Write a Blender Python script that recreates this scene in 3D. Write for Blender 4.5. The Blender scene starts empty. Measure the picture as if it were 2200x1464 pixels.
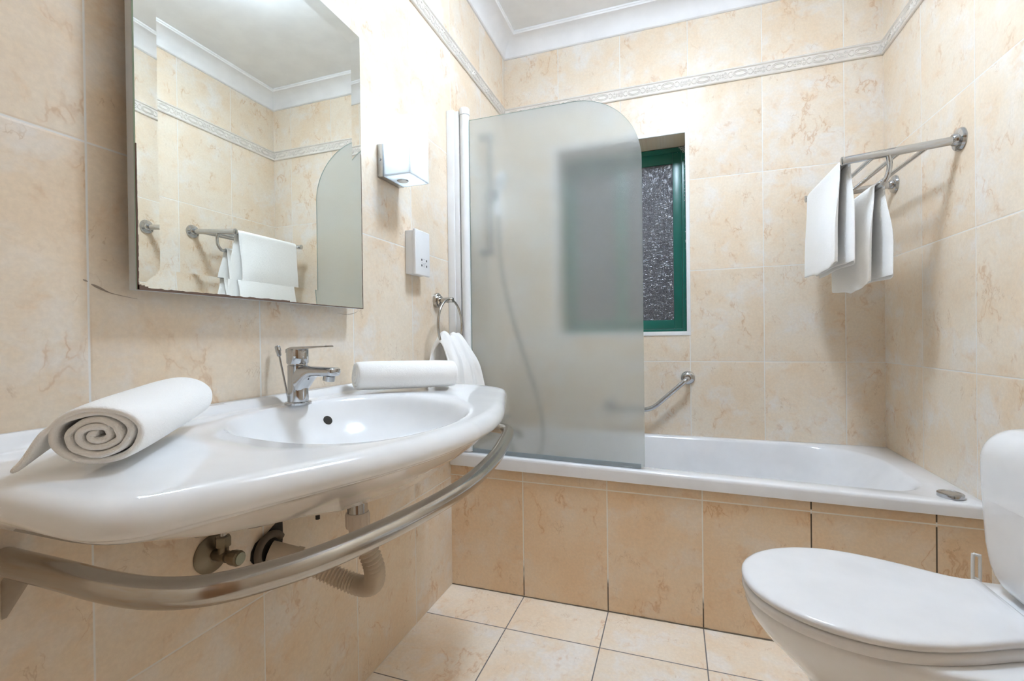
import bpy, bmesh, math, random
from mathutils import Vector, Matrix, noise as mnoise
random.seed(7)
PI = math.pi
sc = bpy.context.scene

# ------------------------------------------------------------------ room measures (metres)
W, D = 1.6047, 0.6558            # right wall x, window wall y  (left wall x=0, bath apron y=0)
TH, TW = 0.40905, 0.29778        # wall tile height, width
FY = -2.05                       # wall behind the camera
CEIL = 2.437
COVE = 2.351                     # underside of the cornice on the wall

# ------------------------------------------------------------------ camera
def setup_camera():
    yaw, pitch, roll = -0.3342, -0.0055, -0.0124
    f = Vector((math.sin(yaw)*math.cos(pitch), math.cos(yaw)*math.cos(pitch), math.sin(pitch)))
    r = Vector((math.cos(yaw), -math.sin(yaw), 0)); u = r.cross(f)
    R = math.cos(roll)*r + math.sin(roll)*u
    U = -math.sin(roll)*r + math.cos(roll)*u
    cd = bpy.data.cameras.new('camera'); co = bpy.data.objects.new('camera', cd)
    sc.collection.objects.link(co)
    m = Matrix((R, U, -f)).transposed().to_4x4()
    m.translation = Vector((0.80613, -1.59588, 0.93423))
    co.matrix_world = m
    cd.sensor_width = 36.0; cd.sensor_fit = 'HORIZONTAL'
    cd.lens = 1001.85/2200*36.0
    cd.clip_start = 0.02
    sc.camera = co
setup_camera()

# ------------------------------------------------------------------ world, exposure
wd = bpy.data.worlds.new('world'); sc.world = wd; wd.use_nodes = True
wd.node_tree.nodes['Background'].inputs[0].default_value = (0.46, 0.50, 0.60, 1)
wd.node_tree.nodes['Background'].inputs[1].default_value = 0.35
sc.view_settings.view_transform = 'Standard'; sc.view_settings.look = 'None'
sc.view_settings.exposure = 0.30; sc.view_settings.gamma = 1.0
sc.view_settings.use_curve_mapping = False
cy = sc.cycles
cy.use_denoising = True
cy.max_bounces = 14; cy.diffuse_bounces = 7; cy.glossy_bounces = 6; cy.transmission_bounces = 10; cy.transparent_max_bounces = 8
cy.sample_clamp_indirect = 40.0
LAMP_POS = (0.80, -0.34); LAMP_POWER = 84.0; LAMP_COL = (0.70, 0.835, 1.0, 1)
BULB_POWER = 36.0

# ------------------------------------------------------------------ node helpers
class NT:
    def __init__(s, name):
        s.m = bpy.data.materials.new(name); s.m.use_nodes = True
        s.t = s.m.node_tree; s.b = s.t.nodes['Principled BSDF']; s.out = s.t.nodes['Material Output']
    def n(s, typ, **kw):
        nd = s.t.nodes.new(typ)
        for k, v in kw.items(): setattr(nd, k, v)
        return nd
    def l(s, a, b): s.t.links.new(a, b)
    def val(s, sock, v):
        if hasattr(v, 'node'): s.l(v, sock)
        else: sock.default_value = v
    def math(s, op, a, b=0.0, c=0.0):
        nd = s.n('ShaderNodeMath', operation=op)
        s.val(nd.inputs[0], a); s.val(nd.inputs[1], b); s.val(nd.inputs[2], c)
        return nd.outputs[0]
    def mix(s, f, a, b, blend='MIX'):
        nd = s.n('ShaderNodeMix', data_type='RGBA', blend_type=blend)
        s.val(nd.inputs[0], f); s.val(nd.inputs[6], a); s.val(nd.inputs[7], b)
        return nd.outputs[2]
    def ramp(s, v, lo, hi, a=0.0, b=1.0):
        nd = s.n('ShaderNodeMapRange', interpolation_type='SMOOTHSTEP')
        s.val(nd.inputs[0], v); s.val(nd.inputs[1], lo); s.val(nd.inputs[2], hi); s.val(nd.inputs[3], a); s.val(nd.inputs[4], b)
        return nd.outputs[0]
    def noise(s, vec, scale, detail=4.0, rough=0.55, out=0):
        nd = s.n('ShaderNodeTexNoise')
        if vec is not None: s.l(vec, nd.inputs['Vector'])
        nd.inputs['Scale'].default_value = scale; nd.inputs['Detail'].default_value = detail; nd.inputs['Roughness'].default_value = rough
        return nd.outputs[out]
    def obj(s): return s.n('ShaderNodeTexCoord').outputs['Object']
    def bump(s, h, strength=0.3, dist=0.002):
        nd = s.n('ShaderNodeBump'); nd.inputs['Strength'].default_value = strength; nd.inputs['Distance'].default_value = dist
        s.l(h, nd.inputs['Height']); s.l(nd.outputs[0], s.b.inputs['Normal'])
    def set(s, **kw):
        names = dict(col='Base Color', rough='Roughness', metal='Metallic', spec='Specular IOR Level', coat='Coat Weight',
                     coatr='Coat Roughness', trans='Transmission Weight', ior='IOR', sheen='Sheen Weight', sss='Subsurface Weight',
                     ec='Emission Color', es='Emission Strength', alpha='Alpha', aniso='Anisotropic')
        for k, v in kw.items(): s.val(s.b.inputs[names[k]], v)
        return s

def plain(name, col, rough=0.4, metal=0.0, **kw):
    a = NT(name); c = tuple(col) + (1,)
    # slight natural tonal variation
    nz = a.noise(a.obj(), 9.0, 3.0)
    v = a.ramp(nz, 0.3, 0.7, 0.97, 1.03)
    hs = a.n('ShaderNodeHueSaturation'); hs.inputs['Color'].default_value = c; a.l(v, hs.inputs['Value'])
    a.set(col=hs.outputs[0], rough=rough, metal=metal, **kw)
    return a.m

def tile_mat(name, U, V, offu, offv, tw, th, grout, gw=0.0026, tint=(1, 1, 1), vtilt=0.0, rough=0.31, dirt=False, vmax=None):
    """beige marble-look ceramic tile; U,V = object-space axes (0,1,2)"""
    a = NT(name); P = a.obj()
    sx = a.n('ShaderNodeSeparateXYZ'); a.l(P, sx.inputs[0])
    pu, pv = sx.outputs[U], sx.outputs[V]
    u = a.math('DIVIDE', a.math('SUBTRACT', pu, offu), tw)
    pv2 = a.math('ADD', pv, a.math('MULTIPLY', pu, vtilt)) if vtilt else pv
    v = a.math('DIVIDE', a.math('SUBTRACT', pv2, offv), th)
    if vmax: v = a.math('MINIMUM', v, vmax)
    iu, iv = a.math('FLOOR', u), a.math('FLOOR', v)
    fu, fv = a.math('SUBTRACT', u, iu), a.math('SUBTRACT', v, iv)
    du = a.math('MULTIPLY', a.math('MINIMUM', fu, a.math('SUBTRACT', 1.0, fu)), tw)
    dv = a.math('MULTIPLY', a.math('MINIMUM', fv, a.math('SUBTRACT', 1.0, fv)), th)
    d = a.math('MINIMUM', du, dv)
    g = a.ramp(d, gw*0.35, gw*0.75)          # 0 in the joint, 1 on the tile
    # random shift per tile, u,v as the pattern plane
    cmb = a.n('ShaderNodeCombineXYZ'); a.l(iu, cmb.inputs[0]); a.l(iv, cmb.inputs[1]); cmb.inputs[2].default_value = U*3.7+V*1.3
    wn = a.n('ShaderNodeTexWhiteNoise', noise_dimensions='3D'); a.l(cmb.outputs[0], wn.inputs[0])
    sh = a.n('ShaderNodeVectorMath', operation='SCALE'); a.l(wn.outputs['Color'], sh.inputs[0]); sh.inputs['Scale'].default_value = 9.0
    pc = a.n('ShaderNodeCombineXYZ'); a.l(pu, pc.inputs[0]); a.l(pv, pc.inputs[1])
    ad = a.n('ShaderNodeVectorMath', operation='ADD'); a.l(pc.outputs[0], ad.inputs[0]); a.l(sh.outputs[0], ad.inputs[1])
    Q = ad.outputs[0]
    # warp
    wz = a.n('ShaderNodeTexNoise'); a.l(Q, wz.inputs['Vector']); wz.inputs['Scale'].default_value = 9; wz.inputs['Detail'].default_value = 5
    wv = a.n('ShaderNodeVectorMath', operation='SCALE'); a.l(wz.outputs['Color'], wv.inputs[0]); wv.inputs['Scale'].default_value = 0.10
    q2 = a.n('ShaderNodeVectorMath', operation='ADD'); a.l(Q, q2.inputs[0]); a.l(wv.outputs[0], q2.inputs[1]); Q2 = q2.outputs[0]
    big = a.ramp(a.noise(Q, 5.0, 5.0, 0.6), 0.38, 0.66)
    lite = a.ramp(a.noise(Q2, 7.0, 4.0, 0.6), 0.46, 0.72)
    c1, c2, c3 = (0.812, 0.714, 0.586, 1), (0.793, 0.637, 0.466, 1), (0.812, 0.782, 0.742, 1)
    col = a.mix(a.math('MULTIPLY', big, 0.75), c1, c2)
    col = a.mix(a.math('MULTIPLY', lite, 0.8), col, c3)
    blot = a.ramp(a.noise(Q2, 18.0, 5.0, 0.65), 0.54, 0.76)
    col = a.mix(a.math('MULTIPLY', blot, 0.40), col, (0.70, 0.475, 0.28, 1))
    # thin ochre veins running mostly upright: ridge of a stretched, warped noise, broken up by another
    st = a.n('ShaderNodeMapping'); a.l(Q2, st.inputs[0]); st.inputs['Scale'].default_value = (1.0, 0.42, 1.0)
    r1 = a.math('ABSOLUTE', a.math('SUBTRACT', a.noise(st.outputs[0], 7.5, 4.5, 0.62), 0.5))
    brk = a.ramp(a.noise(Q, 6.0, 3.0, 0.65), 0.50, 0.66)
    vein = a.math('MULTIPLY', a.ramp(r1, 0.016, 0.0), brk)
    col = a.mix(a.math('MULTIPLY', vein, 0.44), col, (0.50, 0.27, 0.11, 1))
    halo = a.math('MULTIPLY', a.ramp(r1, 0.055, 0.0), brk)
    col = a.mix(a.math('MULTIPLY', halo, 0.22), col, (0.72, 0.47, 0.26, 1))
    r2 = a.math('ABSOLUTE', a.math('SUBTRACT', a.noise(st.outputs[0], 19.0, 4.0, 0.6), 0.5))
    vein2 = a.math('MULTIPLY', a.ramp(r2, 0.016, 0.0), a.ramp(a.noise(Q, 13.0, 2.0), 0.56, 0.68))
    col = a.mix(a.math('MULTIPLY', vein2, 0.42), col, (0.52, 0.36, 0.22, 1))
    fine = a.ramp(a.noise(Q, 120.0, 3.0, 0.7), 0.3, 0.75, 0.955, 1.035)
    tv = a.math('MULTIPLY', fine, a.math('ADD', 0.97, a.math('MULTIPLY', wn.outputs['Value'], 0.05)))
    hs = a.n('ShaderNodeHueSaturation'); a.l(col, hs.inputs['Color']); a.l(tv, hs.inputs['Value']); col = hs.outputs[0]
    if tint != (1, 1, 1): col = a.mix(1.0, col, tuple(tint)+(1,), 'MULTIPLY')
    gcol = tuple(grout)+(1,)
    if dirt:   # old dark joints in places
        nz_ = a.math('MULTIPLY', a.math('SUBTRACT', a.noise(P, 9.0, 3.0), 0.5), 0.25)
        low = a.ramp(a.math('ADD', pv, nz_), 0.10, 0.06)
        far = a.ramp(a.math('ADD', pu, nz_), 1.08, 1.14)
        dk = a.math('MULTIPLY', a.math('MAXIMUM', low, far), a.ramp(dv, 0.004, 0.008))
        gcol = a.mix(dk, gcol, (0.11, 0.085, 0.06, 1))
    col = a.mix(g, gcol, col)
    a.set(col=col, rough=a.ramp(g, 0, 1, 0.8, rough), spec=0.17)
    hh = a.math('ADD', a.ramp(d, 0.0006, 0.0045), a.math('MULTIPLY', a.noise(Q, 14.0, 2.0), 0.10))
    a.bump(hh, 0.35, 0.0016)
    return a.m

# ------------------------------------------------------------------ materials
M = {}
LT = (0.82, 0.81, 0.78)
M['tile_left'] = tile_mat('tile_left', 1, 2, 0.0357, 0.0, TW, TH, LT, vmax=5.6)
M['tile_back'] = tile_mat('tile_back', 0, 2, W-0.1334, 0.0, TW, TH, LT, vmax=5.6)
M['tile_right'] = tile_mat('tile_right', 1, 2, D-0.2975, 0.0, TW, TH, LT, vmax=5.6)
M['tile_front'] = tile_mat('tile_front', 0, 2, 0.1, 0.0, TW, TH, LT, vmax=5.6)
M['tile_apron'] = tile_mat('tile_apron', 0, 2, 0.2862, 0.4185, 0.30, 0.4185, (0.90, 0.86, 0.79), gw=0.0034, tint=(1.03, 0.935, 0.825), vtilt=0.0098, dirt=True)
M['tile_floor'] = tile_mat('tile_floor', 0, 1, 0.2862, -0.195, 0.30, 0.30, (0.20, 0.19, 0.18), gw=0.0030, tint=(1.17, 1.18, 1.20), rough=0.3)
M['paint'] = plain('ceiling_paint', (0.84, 0.845, 0.85), 0.85)
M['cornice'] = plain('cornice_paint', (0.82, 0.82, 0.825), 0.6)
M['border'] = plain('border_ceramic', (0.76, 0.715, 0.655), 0.25)
M['ceramic'] = plain('white_ceramic', (0.83, 0.84, 0.85), 0.09, coat=0.4, coatr=0.04)
M['acrylic'] = plain('white_acrylic', (0.83, 0.84, 0.86), 0.16, coat=0.2, coatr=0.06)
M['seatplastic'] = plain('seat_plastic', (0.80, 0.80, 0.81), 0.17)
M['plastic'] = plain('white_plastic', (0.82, 0.83, 0.84), 0.3)
M['chrome'] = plain('chrome', (0.52, 0.535, 0.555), 0.035, 1.0)
M['satin'] = plain('satin_chrome', (0.50, 0.51, 0.52), 0.2, 1.0)
M['aged'] = plain('aged_brass', (0.24, 0.205, 0.15), 0.36, 0.9)
M['patina'] = plain('green_patina', (0.36, 0.38, 0.30), 0.6, 0.3)
M['dark'] = plain('dark_gap', (0.03, 0.025, 0.02), 0.8)
M['slot'] = plain('grey_slot', (0.12, 0.12, 0.13), 0.6)
M['seal_brown'] = plain('brown_rubber', (0.12, 0.095, 0.07), 0.55)
M['mark'] = plain('grey_print', (0.42, 0.43, 0.46), 0.6)
M['hose'] = plain('beige_plastic', (0.60, 0.51, 0.40), 0.42)
M['hose2'] = plain('beige_nut', (0.64, 0.55, 0.46), 0.4)
M['green'] = plain('green_paint', (0.010, 0.140, 0.108), 0.28)
M['white_trim'] = plain('white_trim', (0.82, 0.83, 0.84), 0.3)
M['mould'] = plain('mould', (0.16, 0.125, 0.085), 0.9)
M['mortar'] = plain('mortar', (0.60, 0.55, 0.47), 0.9)
M['alu'] = plain('aluminium', (0.66, 0.71, 0.77), 0.4, 0.8)
M['edge'] = plain('chipped_edge', (0.14, 0.085, 0.06), 0.7)
M['seal'] = plain('seal', (0.55, 0.66, 0.74), 0.2, trans=0.5)
M['crack'] = plain('crack', (0.34, 0.27, 0.21), 0.8)
M['wood'] = plain('door_wood', (0.36, 0.20, 0.10), 0.4)

a = NT('mirror_silver'); a.set(col=(0.80, 0.825, 0.79, 1), rough=0.0, metal=1.0); M['mirror'] = a.m
a = NT('glass_edge'); a.set(col=(0.45, 0.66, 0.58, 1), rough=0.1); M['glassedge'] = a.m

a = NT('brushed_steel')
mp = a.n('ShaderNodeMapping'); a.l(a.n('ShaderNodeTexCoord').outputs['Object'], mp.inputs[0])
nz = a.noise(mp.outputs[0], 60.0, 3.0)
a.set(col=(0.50, 0.475, 0.44, 1), metal=1.0, rough=a.ramp(nz, 0.3, 0.7, 0.165, 0.185)); M['brushed'] = a.m

def towel_mat(name, bands=None, waffle=False):
    a = NT(name); P = a.obj()
    n1 = a.noise(P, 420.0, 3.0, 0.7); n2 = a.noise(P, 60.0, 3.0, 0.6)
    h = a.math('ADD', n1, a.math('MULTIPLY', n2, 0.7))
    if waffle:
        sx = a.n('ShaderNodeSeparateXYZ'); a.l(P, sx.inputs[0])
        wv = a.math('SINE', a.math('MULTIPLY', sx.outputs[2], 1500.0))
        h = a.math('ADD', h, a.math('MULTIPLY', wv, 0.07))
    a.set(col=(0.95, 0.945, 0.93, 1), rough=0.95, sheen=0.3, spec=0.1)
    a.bump(h, 0.55, 0.0018)
    return a.m
M['towel'] = towel_mat('white_terry')
M['towel2'] = towel_mat('white_ribbed_terry', waffle=True)

# frosted glass
a = NT('frosted_glass'); P = a.obj()
t = a.t; t.nodes.remove(a.b)
rf = a.n('ShaderNodeBsdfRefraction'); rf.inputs['Color'].default_value = (0.955, 0.985, 0.99, 1); rf.inputs['Roughness'].default_value = 0.15; rf.inputs['IOR'].default_value = 1.35
tl = a.n('ShaderNodeBsdfTranslucent'); tl.inputs['Color'].default_value = (0.90, 0.95, 0.97, 1)
df = a.n('ShaderNodeBsdfDiffuse'); df.inputs['Color'].default_value = (0.87, 0.93, 0.96, 1)
gl = a.n('ShaderNodeBsdfGlossy'); gl.inputs['Roughness'].default_value = 0.26; gl.inputs['Color'].default_value = (0.9, 0.92, 0.92, 1)
fz = a.noise(P, 520.0, 2.0, 0.6); bm_ = a.n('ShaderNodeBump'); bm_.inputs['Strength'].default_value = 0.3; bm_.inputs['Distance'].default_value = 0.0008
a.l(fz, bm_.inputs['Height'])
for nd in (rf, gl): a.l(bm_.outputs[0], nd.inputs['Normal'])
m1 = a.n('ShaderNodeMixShader'); m1.inputs[0].default_value = 0.5; a.l(tl.outputs[0], m1.inputs[1]); a.l(df.outputs[0], m1.inputs[2])
m2 = a.n('ShaderNodeMixShader'); m2.inputs[0].default_value = 0.23; a.l(rf.outputs[0], m2.inputs[1]); a.l(m1.outputs[0], m2.inputs[2])
fr = a.n('ShaderNodeFresnel'); fr.inputs[0].default_value = 1.7
m3 = a.n('ShaderNodeMixShader'); a.l(fr.outputs[0], m3.inputs[0]); a.l(m2.outputs[0], m3.inputs[1]); a.l(gl.outputs[0], m3.inputs[2])
a.l(m3.outputs[0], a.out.inputs['Surface']); M['frosted'] = a.m

# patterned window glass (night behind it)
a = NT('patterned_glass'); P = a.obj()
mp = a.n('ShaderNodeMapping'); a.l(P, mp.inputs[0]); mp.inputs['Scale'].default_value = (1.0, 1.0, 0.62)
sxp = a.n('ShaderNodeSeparateXYZ'); a.l(P, sxp.inputs[0])
jit = a.noise(P, 60.0, 2.0)
def weave(c, f, other, f2):
    w = a.math('SINE', a.math('ADD', a.math('MULTIPLY', c, f), a.math('MULTIPLY', jit, 7.0)))
    return a.math('MULTIPLY', w, a.ramp(a.noise(other, f2, 2.0), 0.42, 0.58))
mh = a.n('ShaderNodeMapping'); a.l(P, mh.inputs[0]); mh.inputs['Scale'].default_value = (0.30, 1.0, 1.0)
mv = a.n('ShaderNodeMapping'); a.l(P, mv.inputs[0]); mv.inputs['Scale'].default_value = (1.0, 1.0, 0.30)
n1 = a.noise(P, 300.0, 3.0, 0.6)
hh = a.math('ADD', a.math('ADD', weave(sxp.outputs[2], 1000.0, mh.outputs[0], 150.0), weave(sxp.outputs[0], 1100.0, mv.outputs[0], 150.0)), a.math('MULTIPLY', n1, 0.5))
a.set(col=a.mix(a.ramp(n1, 0.4, 0.6), (0.070, 0.075, 0.092, 1), (0.125, 0.132, 0.155, 1)), rough=0.05, spec=1.0, trans=0.15)
a.bump(hh, 1.0, 0.00040); M['pattern'] = a.m

# lamp glass + sources
a = NT('opal_shade'); t = a.t; t.nodes.remove(a.b)
tl = a.n('ShaderNodeBsdfTranslucent'); tl.inputs['Color'].default_value = (0.93, 0.95, 0.96, 1)
df = a.n('ShaderNodeBsdfDiffuse'); df.inputs['Color'].default_value = (0.85, 0.87, 0.88, 1)
m1 = a.n('ShaderNodeMixShader'); m1.inputs[0].default_value = 0.35; a.l(tl.outputs[0], m1.inputs[1]); a.l(df.outputs[0], m1.inputs[2])
a.l(m1.outputs[0], a.out.inputs['Surface']); M['opal'] = a.m
def emit(name, col, s):
    a = NT(name); a.set(col=(0.8, 0.8, 0.8, 1), ec=col, es=s); return a.m
M['bulb'] = emit('bulb_glow', LAMP_COL, BULB_POWER)
M['ceilglow'] = emit('ceiling_lamp_glow', LAMP_COL, LAMP_POWER)

# ------------------------------------------------------------------ mesh helpers
def obj(name, bm, mat, parent=None, smooth=40, mats=None):
    me = bpy.data.meshes.new(name)
    bmesh.ops.recalc_face_normals(bm, faces=bm.faces[:])
    bm.to_mesh(me); bm.free()
    for mm in (mats or [mat]): me.materials.append(mm)
    if smooth:
        me.shade_smooth(); me.set_sharp_from_angle(angle=math.radians(smooth))
    o = bpy.data.objects.new(name, me); sc.collection.objects.link(o)
    if parent:
        o.parent = parent
        o.matrix_parent_inverse = Matrix.Translation(parent.location).inverted() if parent.type == 'EMPTY' else Matrix()
    return o
def sub(o, parent):  # sub-part under a mesh part (meshes all carry world coordinates)
    o.parent = parent; o.matrix_parent_inverse = Matrix(); return o
def thing(name, label, cat, loc, group=None):
    o = bpy.data.objects.new(name, None); sc.collection.objects.link(o)
    o.empty_display_size = 0.05; o.location = loc; o['label'] = label; o['category'] = cat
    if group: o['group'] = group
    return o
def struct(o, label, cat):
    o['kind'] = 'structure'; o['label'] = label; o['category'] = cat; return o
def tag(o, label, cat, group=None):
    o['label'] = label; o['category'] = cat
    if group: o['group'] = group
    return o
def B(): return bmesh.new()
def box(bm, lo, hi, bev=0.0, seg=2):
    vs = [bm.verts.new((x, y, z)) for x in (lo[0], hi[0]) for y in (lo[1], hi[1]) for z in (lo[2], hi[2])]
    fs = [bm.faces.new([vs[i] for i in q]) for q in ((0,1,3,2),(4,6,7,5),(0,4,5,1),(2,3,7,6),(0,2,6,4),(1,5,7,3))]
    if bev > 0:
        es = list({e for f in fs for e in f.edges})
        bmesh.ops.bevel(bm, geom=es, offset=bev, segments=seg, profile=0.6, affect='EDGES')
    return bm
def frame_at(t, ref):
    t = t.normalized(); s = ref.cross(t)
    if s.length < 1e-6: s = Vector((1, 0, 0)).cross(t)
    s.normalize(); return s, t.cross(s)
def tube(bm, pts, r, seg=14, cap=True, closed=False, radii=None, squash=1.0):
    pts = [Vector(p) for p in pts]; n = len(pts); rings = []
    up = None
    for i, p in enumerate(pts):
        if closed: t = pts[(i+1) % n]-pts[i-1]
        else: t = pts[min(i+1, n-1)]-pts[max(i-1, 0)]
        t.normalize()
        if up is None:
            up = Vector((0, 0, 1)) if abs(t.z) < 0.9 else Vector((1, 0, 0))
        s = up.cross(t); s.normalize(); up = t.cross(s); up.normalize()
        rr = radii[i] if radii else r
        rings.append([bm.verts.new(p + rr*(math.cos(2*PI*k/seg)*s + squash*math.sin(2*PI*k/seg)*up)) for k in range(seg)])
    m = n if closed else n-1
    for i in range(m):
        A, C_ = rings[i], rings[(i+1) % n]
        for k in range(seg): bm.faces.new((A[k], A[(k+1) % seg], C_[(k+1) % seg], C_[k]))
    if cap and not closed:
        bm.faces.new(rings[0][::-1]); bm.faces.new(rings[-1])
    return bm
def lathe(bm, prof, origin, axis, seg=28, cap=True):
    """prof: list of (radius, height along axis)"""
    o = Vector(origin); ax = Vector(axis).normalized()
    s, t = frame_at(ax, Vector((0, 0, 1)) if abs(ax.z) < 0.9 else Vector((1, 0, 0)))
    rings = []
    for r, h in prof:
        c = o+ax*h
        rings.append([bm.verts.new(c+max(r, 1e-5)*(math.cos(2*PI*k/seg)*s+math.sin(2*PI*k/seg)*t)) for k in range(seg)])
    for A, C_ in zip(rings, rings[1:]):
        for k in range(seg): bm.faces.new((A[k], A[(k+1) % seg], C_[(k+1) % seg], C_[k]))
    if cap:
        bm.faces.new(rings[0][::-1]); bm.faces.new(rings[-1])
    return bm
def loft(bm, rings, cap0=True, cap1=True):
    R = [[bm.verts.new(p) for p in r] for r in rings]; n = len(R[0])
    for A, C_ in zip(R, R[1:]):
        for k in range(n): bm.faces.new((A[k], A[(k+1) % n], C_[(k+1) % n], C_[k]))
    if cap0: bm.faces.new(R[0][::-1])
    if cap1: bm.faces.new(R[-1])
    return R
def grid(bm, rows):
    R = [[bm.verts.new(p) for p in r] for r in rows]
    for A, C_ in zip(R, R[1:]):
        for k in range(len(A)-1): bm.faces.new((A[k], A[k+1], C_[k+1], C_[k]))
    return R
def smooth_path(pts, n=8, closed=False):
    P = [Vector(p) for p in pts]; N = len(P); out = []
    rng = range(N if closed else N-1)
    for i in rng:
        if closed: a, b, c, d = P[i-1], P[i], P[(i+1) % N], P[(i+2) % N]
        else: a, b, c, d = P[max(i-1, 0)], P[i], P[i+1], P[min(i+2, N-1)]
        for k in range(n):
            t = k/n
            out.append(0.5*((2*b)+(c-a)*t+(2*a-5*b+4*c-d)*t*t+(-a+3*b-3*c+d)*t**3))
    if not closed: out.append(P[-1])
    return out
def fillet_path(pts, rad, n=8):
    P = [Vector(p) for p in pts]; out = [P[0]]
    for i in range(1, len(P)-1):
        a, b, c = P[i-1], P[i], P[i+1]; r = rad[i-1] if isinstance(rad, (list, tuple)) else rad
        u, v = (a-b).normalized(), (c-b).normalized()
        r = min(r, (a-b).length*0.49, (c-b).length*0.49)
        p0, p1 = b+u*r, b+v*r
        for k in range(n+1):
            t = k/n; out.append((1-t)**2*p0+2*t*(1-t)*b+t*t*p1)
    out.append(P[-1]); return out
def sstep(a, b, x):
    t = min(1, max(0, (x-a)/(b-a))); return t*t*(3-2*t)

# ================================================================== ROOM
T = 0.12
WX0, WX1, WZ0, WZ1 = 0.265, 0.866, 0.953, 1.853      # window opening
def wall(name, boxes, mat, label):
    bm = B()
    for lo, hi in boxes: box(bm, lo, hi)
    return struct(obj(name, bm, mat, smooth=0), label, 'wall')
wall('wall_left', [((-T, FY-T, -T), (0, D+0.25, CEIL+T))], M['tile_left'], 'beige marble-look tiled wall behind the washbasin and mirror')
WL = bpy.data.objects['wall_left']
def crack(pts):          # old hairline cracks and scuffs in the glaze below the mirror
    bm = B(); up, lo = [], []
    for y, z, w in pts: up.append((0.0, y, z+w)); lo.append((0.0, y, z-w))
    grid(bm, [[(0.0005, p[1], p[2]) for p in up], [(0.0006, p[1], p[2]) for p in lo]])
    o = obj('glaze_crack', bm, M['crack'], WL, smooth=0)
crack([(-1.152, 1.0205, 0.0006), (-1.148, 1.0190, 0.0018), (-1.140, 1.0155, 0.0020), (-1.133, 1.0120, 0.0012), (-1.126, 1.0095, 0.0004), (-1.110, 1.0065, 0.0003), (-1.090, 1.0035, 0.0002)])
crack([(-1.162, 1.0262, 0.0008), (-1.1585, 1.0250, 0.0014), (-1.156, 1.0242, 0.0006)])
crack([(-0.625, 1.0030, 0.0001), (-0.605, 1.0012, 0.0003), (-0.585, 1.0010, 0.0005), (-0.565, 1.0036, 0.0008), (-0.550, 1.0080, 0.0005), (-0.538, 1.0135, 0.0001)])
wall('wall_right', [((W, FY-T, -T), (W+T, D+0.25, CEIL+T))], M['tile_right'], 'beige marble-look tiled wall behind the toilet and towel rack')
wall('wall_back', [((0, D, -T), (WX0, D+0.25, CEIL+T)), ((WX1, D, -T), (W, D+0.25, CEIL+T)),
                   ((WX0, D, -T), (WX1, D+0.25, WZ0)), ((WX0, D, WZ1), (WX1, D+0.25, CEIL+T))], M['tile_back'],
     'beige marble-look tiled wall with the green window above the bath')
wall('wall_front', [((0, FY-T, -T), (W, FY, CEIL+T))], M['tile_front'], 'beige tiled wall with the door, opposite the window')
bm = B(); box(bm, (0, FY, -T), (W, D, 0)); struct(obj('floor', bm, M['tile_floor'], smooth=0), 'pale cream marble-look tiled floor with thin grey joints', 'floor')
bm = B(); box(bm, (0, FY, CEIL), (W, D, CEIL+T)); struct(obj('ceiling', bm, M['paint'], smooth=0), 'plain white painted ceiling', 'ceiling')

# cornice (cove) on the four walls
prof = [(0.0, COVE-0.001), (0.006, COVE)]
for k in range(9):
    t = k/8*PI/2
    prof.append((0.010+0.066*(1-math.cos(t)), COVE+0.004+0.066*math.sin(t)))
prof += [(0.0775, COVE+0.0705), (0.0805, COVE+0.0765), (0.0835, COVE+0.0775), (0.0835, CEIL-0.0005)]
def cornice(name, wallname, fn, label):
    bm = B(); grid(bm, [[fn(d, z, 0) for d, z in prof], [fn(d, z, 1) for d, z in prof]])
    struct(obj(name, bm, M['cornice'], smooth=35), label, 'cornice')
cornice('trim_1', 'back', lambda d, z, e: (d if e == 0 else W-d, D-d, z), 'white cove cornice above the window wall')
cornice('trim_2', 'left', lambda d, z, e: (d, FY+d if e == 0 else D-d, z), 'white cove cornice above the mirror wall')
cornice('trim_3', 'right', lambda d, z, e: (W-d, FY+d if e == 0 else D-d, z), 'white cove cornice above the towel rack wall')
cornice('trim_4', 'front', lambda d, z, e: (d if e == 0 else W-d, FY+d, z), 'white cove cornice above the door wall')

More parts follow.
